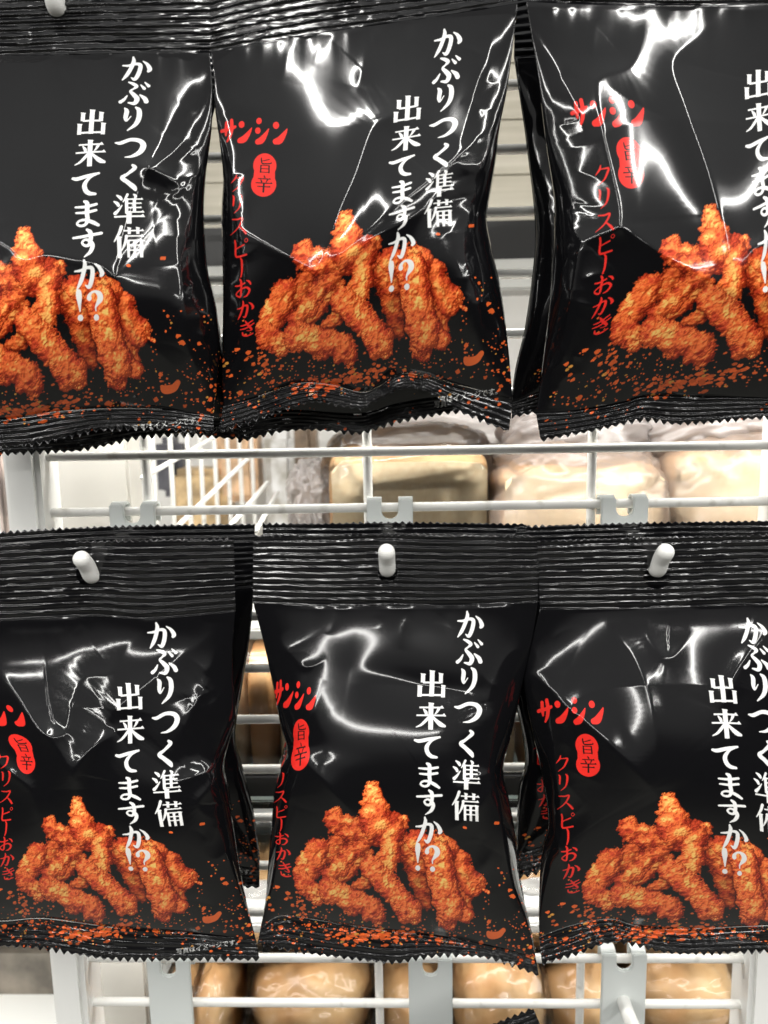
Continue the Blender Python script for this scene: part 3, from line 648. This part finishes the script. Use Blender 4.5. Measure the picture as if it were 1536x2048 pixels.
# ---------------------------------------------------------------- hooks: a milky clip gripping a wire, a rod, an upturned tip
def make_hook(cx, zw, tip, label, w=.0205, drop=.034, rz=None):
    root = thing('display_hook', label, 'hook', (cx, 0, zw), 'white hooks clipped on the wires')
    h = w/2; n = .0038; up = .0046
    pts = [(-h, -.0032, -drop), (h, -.0032, -drop), (h, -.0032, up), (n, -.0032, up), (n, -.0032, -.001), (n*.7, -.0032, -.0032), (0, -.0032, -.0042), (-n*.7, -.0032, -.0032), (-n, -.0032, -.001), (-n, -.0032, up), (-h, -.0032, up)]
    plate = prism('clip_plate', pts, (0, -.0022, 0), M_CLIP, root, .0005)
    for sx in (-1, 1):   # ears curling over the wire
        a = np.linspace(0, math.pi, 9); ring = [(-.0003-.0036*math.cos(t), .0045+.0036*math.sin(t)-.0002) for t in a]
        ring = [(-.0043, .0032)]+[(0-.0038*math.cos(t), .0032+.0022*math.sin(t)) for t in a]+[(.0038, -.004), (.0026, -.004)]+[(-.0026*math.cos(t), .0030+.0012*math.sin(t)) for t in a[::-1]]
        x0 = sx*n if sx > 0 else -h
        prism('clip_ear', [(x0, y, z) for y, z in ring], (h-n, 0, 0), M_CLIP, plate, 0)
    z0 = rz-zw; r = .0032
    tx, ty, tz = tip
    p = [(0, -.003, z0), (0, -.02, z0+.0005), ((tx-cx)*.8, ty+.014, z0+.0015), (tx-cx, ty+.0085, tz-zw-.0085), (tx-cx, ty+.004, tz-zw-.0035), (tx-cx, ty, tz-zw)]
    p = catmull(p, 8)
    tube_obj('rod', p, r, M_PLASTIC, root, 20)
    return root
for (px, pyw, tx, ty_, lab) in ((272, 1026, 163, 1118, 'white hook through the crumpled lower left bag, its tip leaning left'), (780, 1017, 773, 1104, 'white hook through the smooth lower middle bag, its tip upright'),
                          (1243, 1012, 1331, 1104, 'white hook through the lower right bag, its tip leaning right'), (225, -110, 88, -72, 'white hook of the top left bag, only its tip in view at the top edge')):
    tp = un(tx, ty_, -.0575)
    z = RZ(pyw, 0, px); make_hook(RX(px, pyw), z, tp, lab, rz=float(un(px, pyw+60, 0)[2]))
for (px, pyw, lab) in ((343, 1922, 'white clip and hook on the lowest wires beside the left post'), (860, 1920, 'white clip and hook on the lowest wires below the smooth middle bag'),
                       (1243, 1911, 'white clip and hook on the lowest wires below the lower right bag, rod slanting right')):
    z = RZ(pyw, 0, px); c = RX(px, pyw); g = float(un(px, 1985 if px > 1000 else 2120, 0)[2])
    make_hook(c, z, (c+(.004 if px > 1000 else 0), -.0575, g+.006), lab, w=.0215, drop=.075, rz=g)
# ---------------------------------------------------------------- behind the rack: a back panel, shelves and bread in film
M_PANEL = mat('beige_wood_print_panel', (.56, .50, .38), .55)
noise_mix(M_PANEL, (.38, .345, .27), (.51, .475, .39), 9, 5, .3, .7, (.6, 1, 22))
M_LPANEL = mat('pale_grey_painted_board', (.62, .60, .55), .5); noise_mix(M_LPANEL, (.46, .44, .40), (.53, .51, .46), 18, 3)
M_DARK = mat('black_rail', (.018, .018, .018), .25); M_GREY = mat('grey_metal_edge', (.30, .30, .28), .4)
M_GLASS = mat('green_edged_glass', (.80, .93, .89), .03, Transmission_Weight=1., IOR=1.5)
def backdrop_box(name, p0, p1, Y0, Y1, m, bev=.0015):
    a = un(p0[0], p0[1], Y0); b = un(p1[0], p1[1], Y0)
    return box(name, (a[0], Y0, b[2]), (b[0], Y1, a[2]), m, None, bev)
# slatted back panel
t = thing('back_panel', 'beige slatted panel seen in the gaps of the top row behind the rack', 'panel', (0, .2, un(768, 470, .2)[2]))
b0 = np.array(t.location)
z = float(un(768, 465, .2)[2])
for k in range(7):
    o = box('slat', (-.42, .2, z+.0002), (.42, .212, z+.0348), M_PANEL, None, .0006); o.data.transform(Matrix.Translation(-Vector(b0))); o.parent = t
    z += .035
# shelf rail
o = backdrop_box('shelf_rail', (-200, 471), (1800, 545), .175, .19, M_DARK); tag(o, 'black rail across the shelf below the beige slats', 'rail')
o = backdrop_box('shelf_edge', (-200, 547), (1800, 562), .17, .20, M_GREY); tag(o, 'thin grey metal edge just under the black rail', 'edging')
M_RB = mat('white_painted_back', (.78, .77, .74), .5)
o = backdrop_box('white_back_wall', (-700, 520), (2300, 1500), .36, .38, M_RB); tag(o, 'bright white wall behind the bread shelf', 'wall')
# left side: board, frame and wire basket running back
o = backdrop_box('side_board', (97, 830), (268, 1110), .05, .07, M_LPANEL); tag(o, 'pale grey board beside the left post, between the two rows', 'board')
o = backdrop_box('low_side_board', (183, 1800), (310, 2200), .05, .07, M_LPANEL); tag(o, 'pale grey board beside the left post at the bottom', 'board')
bk = thing('wire_basket', 'white wire basket running back behind the rack, left of the loaf', 'basket', tuple(un(400, 1060, .1)))
b0 = np.array(bk.location)
for px, Yd in ((302, .10), (338, .13), (372, .16), (398, .18), (426, .20), (452, .22), (476, .24), (500, .26)):
    a = un(px, 840, Yd); c = un(px+12, 1080, Yd)
    tube_obj('upright_wire', [a, (a+c)/2, c], .0016, M_WHITE, bk, 8, b0)
for p, q in (((285, 956), (450, 862)), ((358, 1050), (505, 908)), ((462, 1050), (535, 965)), ((512, 1062), (555, 985))):
    a = un(*p, .03); c = un(*q, .16); a = a-(c-a)*.0; tube_obj('sloping_wire', [a, (a+c)/2, c], .0014, M_WHITE, bk, 8, b0)
# goods far back, out of focus
r = np.random.RandomState(4)
for i, (px, py, w_, h_, c, lab) in enumerate(((395, 985, 120, 90, (.42, .30, .16), 'brown packet with a pale label behind the wire basket'), (470, 900, 90, 90, (.50, .33, .20), 'tan packet near the top of the wire basket'),
      (610, 905, 50, 120, (.16, .11, .07), 'dark packet just left of the loaf'), (560, 960, 70, 190, (.62, .58, .50), 'cream packet between basket and loaf'), (335, 905, 60, 60, (.06, .06, .07), 'small black packet behind the basket wires'))):
    m = mat('packet_print', c, .4); noise_mix(m, tuple(x*.6 for x in c), tuple(min(x*1.6, .8) for x in c), 60, 4)
    o = backdrop_box('packet', (px-w_/2, py-h_/2), (px+w_/2, py+h_/2+60), .27+.004*i, .31, m, .006); tag(o, lab, 'packet', 'packets behind the wire basket')

# bread
M_CRUMB = mat('bread_crumb', (.82, .65, .40), .9); noise_mix(M_CRUMB, (.80, .62, .38), (.87, .73, .50), 260, 5, .3, .7, (1, 1, 1), .25, .001)
M_CRUST = mat('bread_crust', (.50, .24, .08), .55); noise_mix(M_CRUST, (.44, .21, .08), (.66, .42, .21), 30, 5)
M_BUN = mat('bun_crust', (.58, .27, .08), .38); noise_mix(M_BUN, (.52, .26, .10), (.78, .54, .28), 26, 5, .3, .7)
M_WRAP = bpy.data.materials.new('clear_food_film'); M_WRAP.use_nodes = True
tN = M_WRAP.node_tree; tN.nodes.clear()
tr_ = N(tN, 'ShaderNodeBsdfTransparent'); tr_.inputs[0].default_value = (.93, .92, .91, 1)
gl = N(tN, 'ShaderNodeBsdfGlossy'); gl.inputs['Roughness'].default_value = .2
fr = N(tN, 'ShaderNodeFresnel'); fr.inputs['IOR'].default_value = 1.45
mx = N(tN, 'ShaderNodeMixShader'); oo = N(tN, 'ShaderNodeOutputMaterial')
tN.links.new(fr.outputs[0], mx.inputs[0]); tN.links.new(tr_.outputs[0], mx.inputs[1]); tN.links.new(gl.outputs[0], mx.inputs[2]); tN.links.new(mx.outputs[0], oo.inputs[0])
M_MILK = bpy.data.materials.new('cloudy_bread_bag'); M_MILK.use_nodes = True
tN = M_MILK.node_tree; tN.nodes.clear()
tr_ = N(tN, 'ShaderNodeBsdfTransparent'); df = N(tN, 'ShaderNodeBsdfDiffuse'); df.inputs[0].default_value = (.86, .77, .73, 1)
tl = N(tN, 'ShaderNodeBsdfTranslucent'); tl.inputs[0].default_value = (.86, .76, .72, 1)
gl = N(tN, 'ShaderNodeBsdfGlossy'); gl.inputs['Roughness'].default_value = .34
m1 = N(tN, 'ShaderNodeMixShader'); m1.inputs[0].default_value = .5; m2 = N(tN, 'ShaderNodeMixShader'); m2.inputs[0].default_value = .36
m3 = N(tN, 'ShaderNodeMixShader'); fr = N(tN, 'ShaderNodeFresnel'); fr.inputs['IOR'].default_value = 1.55; oo = N(tN, 'ShaderNodeOutputMaterial')
L_ = tN.links.new
L_(df.outputs[0], m1.inputs[1]); L_(tl.outputs[0], m1.inputs[2]); L_(tr_.outputs[0], m2.inputs[1]); L_(m1.outputs[0], m2.inputs[2])
L_(fr.outputs[0], m3.inputs[0]); L_(m2.outputs[0], m3.inputs[1]); L_(gl.outputs[0], m3.inputs[2]); L_(m3.outputs[0], oo.inputs[0])

M_VEIL = M_MILK.copy(); M_VEIL.name = 'pink_veil_bag'
for n_ in M_VEIL.node_tree.nodes:
    if n_.type in ('BSDF_DIFFUSE', 'BSDF_TRANSLUCENT'): n_.inputs[0].default_value = (.90, .72, .60, 1)
for n_ in M_VEIL.node_tree.nodes:
    if n_.type == 'MIX_SHADER' and abs(n_.inputs[0].default_value-.36) < .001: n_.inputs[0].default_value = .3
def lump(name, c, size, m, parent=None, p=2.5, seed=1, amp=.06, seg=(64, 40), flat=0.):
    """rounded body (superellipsoid) with a soft uneven skin"""
    a = np.linspace(-math.pi, math.pi, seg[0], endpoint=False)[None, :]; b = np.linspace(-math.pi/2, math.pi/2, seg[1])[:, None]
    f = lambda v, e: np.sign(v)*np.abs(v)**e
    e = 2/p
    x = f(np.cos(b), e)*f(np.cos(a), e); y = f(np.cos(b), e)*f(np.sin(a), e); z = f(np.sin(b), e)+0*a
    q = 1+amp*(vnoise(x*2+z, y*2-z*.7, .9, seed)+.4*vnoise(x*3-z, y*3+z, .35, seed+1))
    v = np.stack([x*q*size[0], y*q*size[1], z*q*size[2]], -1).reshape(-1, 3)
    i = np.arange(seg[0]*seg[1]).reshape(seg[1], seg[0]); j = np.roll(i, -1, 1)
    F = np.stack([i[:-1], j[:-1], j[1:], i[1:]], -1).reshape(-1, 4)
    me = mesh_np(name, v, F); o = link(name, me, m, parent); o.location = c
    return o
def crumpled(name, c, size, m, parent=None, seed=1, amp=.12, p=3.2):
    """a bag of film pulled round its contents, full of facets"""
    n, k = 120, 80
    a = np.linspace(-math.pi, math.pi, n, endpoint=False)[None, :]; b = np.linspace(-math.pi/2, math.pi/2, k)[:, None]
    f = lambda v, e: np.sign(v)*np.abs(v)**e
    e = 2/p
    x = f(np.cos(b), e)*f(np.cos(a), e); y = f(np.cos(b), e)*f(np.sin(a), e); z = f(np.sin(b), e)+0*a
    ri = lambda s_, cell: np.abs(vnoise(x*1.3+z*.6+y*.4, z*1.2-x*.5+y*.8, cell, s_))
    q = 1+amp*(1.3*ri(seed, .8)+.8*ri(seed+1, .35)+.4*ri(seed+2, .15)-.3)
    v = np.stack([x*q*size[0], y*q*size[1], z*q*size[2]], -1).reshape(-1, 3)
    i = np.arange(n*k).reshape(k, n); j = np.roll(i, -1, 1)
    F = np.stack([i[:-1], j[:-1], j[1:], i[1:]], -1).reshape(-1, 4)
    o = link(name, mesh_np(name, v, F), m, parent); o.location = c
    return o
def span(p0, p1, Y):
    a = un(*p0, Y); b = un(*p1, Y)
    return (a[0]+b[0])/2, (a[2]+b[2])/2, abs(b[0]-a[0])/2, abs(a[2]-b[2])/2
# shelf board carrying the loaves and the glass shelf below it
for (a, b, w_, h_, c, lab) in ((20, 1985, 280, 190, (.15, .13, .105), 'greyish packet left of the lower rack post'), (8, 960, 60, 160, (.50, .42, .38), 'pinkish packet at the left edge between the rows')):
    m = mat('packet_print', c, .4); noise_mix(m, tuple(x*.6 for x in c), tuple(min(x*1.6, .8) for x in c), 40, 4)
    o = backdrop_box('packet', (a-w_/2, b-h_/2), (a+w_/2, b+h_/2+200), .10, .16, m, .006); tag(o, lab, 'packet')
zsh = float(un(768, 1255, .03)[2])
o = box('bread_shelf', (-.42, .03, zsh-.006), (.42, .34, zsh), M_PLASTIC, None, .001); tag(o, 'white shelf board that carries the wrapped loaves', 'shelf')
def loaf(p0, p1, Y, dep, label, seed):
    x, z, w_, h_ = span(p0, p1, Y)
    z0 = zsh+.001; h_ = (z+h_-z0)/2; z = z0+h_
    t = thing('wrapped_loaf', label, 'bread', (x, Y+dep/2, z0), 'loaves in cloudy film bags')
    cut = prism('cut_face', [(sx*w_*a, -dep/2, h_+h_*b) for sx, a, b in ((-1,.86,-.97),(1,.86,-.97),(1,.93,-.88),(1,.93,.74),(1,.86,.82),(1,.5,.85),(-1,.5,.85),(-1,.86,.82),(-1,.93,.74),(-1,.93,-.88))], (0, .004, 0), M_CRUMB, None, 0)
    cr_ = lump('crust', (0, .0015, h_), (w_, dep/2-.001, h_), M_CRUST, t, 9, seed, .03)
    cut.parent = cr_; cut.location = (0, -.0015, -h_)
    crumpled('film_bag', (0, 0, h_*1.12), (w_*(1.08 if seed == 11 else 1.13), dep/2*(1.12 if seed == 11 else 1.34), h_*1.2), M_VEIL if seed != 11 else M_WRAP, t, seed, .09 if seed == 11 else .17, 5 if seed == 11 else 3.4)
loaf((650, 905), (985, 1260), .085, .10, 'white loaf with its cut face forward behind the upper wires in the middle', 11)
loaf((1000, 930), (1330, 1260), .08, .10, 'loaf in a pinkish cloudy bag right of the cut loaf', 21)
loaf((1345, 900), (1700, 1260), .08, .10, 'loaf in a bright cloudy bag at the right edge', 31)
def bag_top(p0, p1, Y, label, seed):
    x, z, w_, h_ = span(p0, p1, Y)
    o = crumpled('gathered_bag_top', (x, Y+.03, z), (w_, .03, h_), M_MILK, None, seed, .3, 2.4); tag(o, label, 'plastic bag', 'loose gathered tops of bread bags')
bag_top((690, 790), (1090, 925), .14, 'crumpled pinkish bag top lying above the cut loaf', 41)
bag_top((1020, 790), (1330, 960), .085, 'crumpled pinkish bag top on the loaf right of the cut one', 51)
bag_top((1290, 770), (1640, 930), .085, 'brightly lit crumpled bag top at the right edge', 61)
bag_top((560, 930), (660, 1080), .10, 'small white tied bag end left of the cut loaf', 71)
# glass shelf in the lower gaps
zg = float(un(768, 1600, .03)[2])
o = box('glass_shelf', (-.42, .03, zg-.005), (.42, .33, zg), M_GLASS, None, .0006); tag(o, 'green edged glass shelf in the gaps of the lower row', 'shelf')
o = backdrop_box('low_shelf_rail', (-200, 1553), (1800, 1590), .021, .028, M_DARK); tag(o, 'dark rail along the front of the glass shelf behind the lower bags', 'rail')
# toast packs standing on the glass
for px, py0, lab, s_ in ((530, 1215, 'sliced toast in clear film in the gap between the left and middle lower bags', 5), (1045, 1250, 'sliced toast in clear film in the gap between the middle and right lower bags', 6)):
    t = thing('toast_pack', lab, 'bread', (un(px, py0, .08)[0], .088, zg), 'packs of sliced toast')
    for k in range(7):
        lump('slice', (-.048+.0165*k, 0, .038), (.0074, .045, .038), M_CRUMB if k != 3 else M_CRUST, t, 5, s_+k, .04, (32, 24))
    crumpled('film_bag', (0, 0, .041), (.062, .05, .043), M_WRAP, t, s_+30, .1, 4)
# buns on the lowest shelf
zb = float(un(768, 2190, .03)[2])
o = box('bun_shelf', (-.42, .025, zb-.006), (.42, .33, zb), M_PLASTIC, None, .001); tag(o, 'white lower shelf board under the golden buns', 'shelf')
BN = [((395, 500), 1905, 2200, 'golden bun half hidden by the clip beside the left post'), ((505, 745), 1890, 2200, 'large golden bun under the corner of the lower left bag'), ((752, 905), 1900, 2200, 'golden bun behind the clip below the middle bag'),
      ((905, 1085), 1880, 2200, 'golden bun under the pointed corner of the middle bag'), ((1070, 1225), 1890, 2200, 'golden bun left of the clip with the slanting rod'), ((1240, 1440), 1880, 2200, 'pale golden bun beside the right post'),
      ((330, 440), 1930, 2200, 'small golden bun next to the left board')]
for i, ((a, b), y0, y1, lab) in enumerate(BN):
    Y = .06+.012*(i % 3)
    x, z, w_, h_ = span((a, y0), (b, y1), Y); top = float(un(768, y0, Y)[2]); h_ = (top-zb-.001)/2
    t = thing('wrapped_bun', lab, 'bun', (x, Y, zb+.001), 'golden buns in clear film')
    lump('bun', (0, 0, h_), (w_, .035, h_), M_BUN, t, 2.3, 80+i, .10)
    crumpled('film_bag', (0, -.002, h_*1.03), (w_*1.06, .041, h_*1.08), M_WRAP, t, 120+3*i, .16, 2.8)
for px, py0, lab, s_ in ((520, 1640, 'golden bun on the gap between the left and middle lower bags', 7), (1055, 1640, 'golden bun in the gap between the middle and right lower bags', 8)):
    t = thing('wrapped_bun', lab, 'bun', (un(px, py0, .09)[0], .09, float(un(px, 1850, .09)[2])), 'golden buns in clear film')
    lump('bun', (0, 0, .026), (.04, .035, .026), M_BUN, t, 2.3, s_, .10); crumpled('film_bag', (0, -.002, .027), (.043, .04, .029), M_WRAP, t, s_+40, .16, 2.8)
zm = float(un(768, 1848, .03)[2])
o = box('middle_bun_shelf', (-.42, .03, zm-.006), (.42, .33, zm), M_PLASTIC, None, .001); tag(o, 'white shelf edge just above the hems of the lower bags', 'shelf')
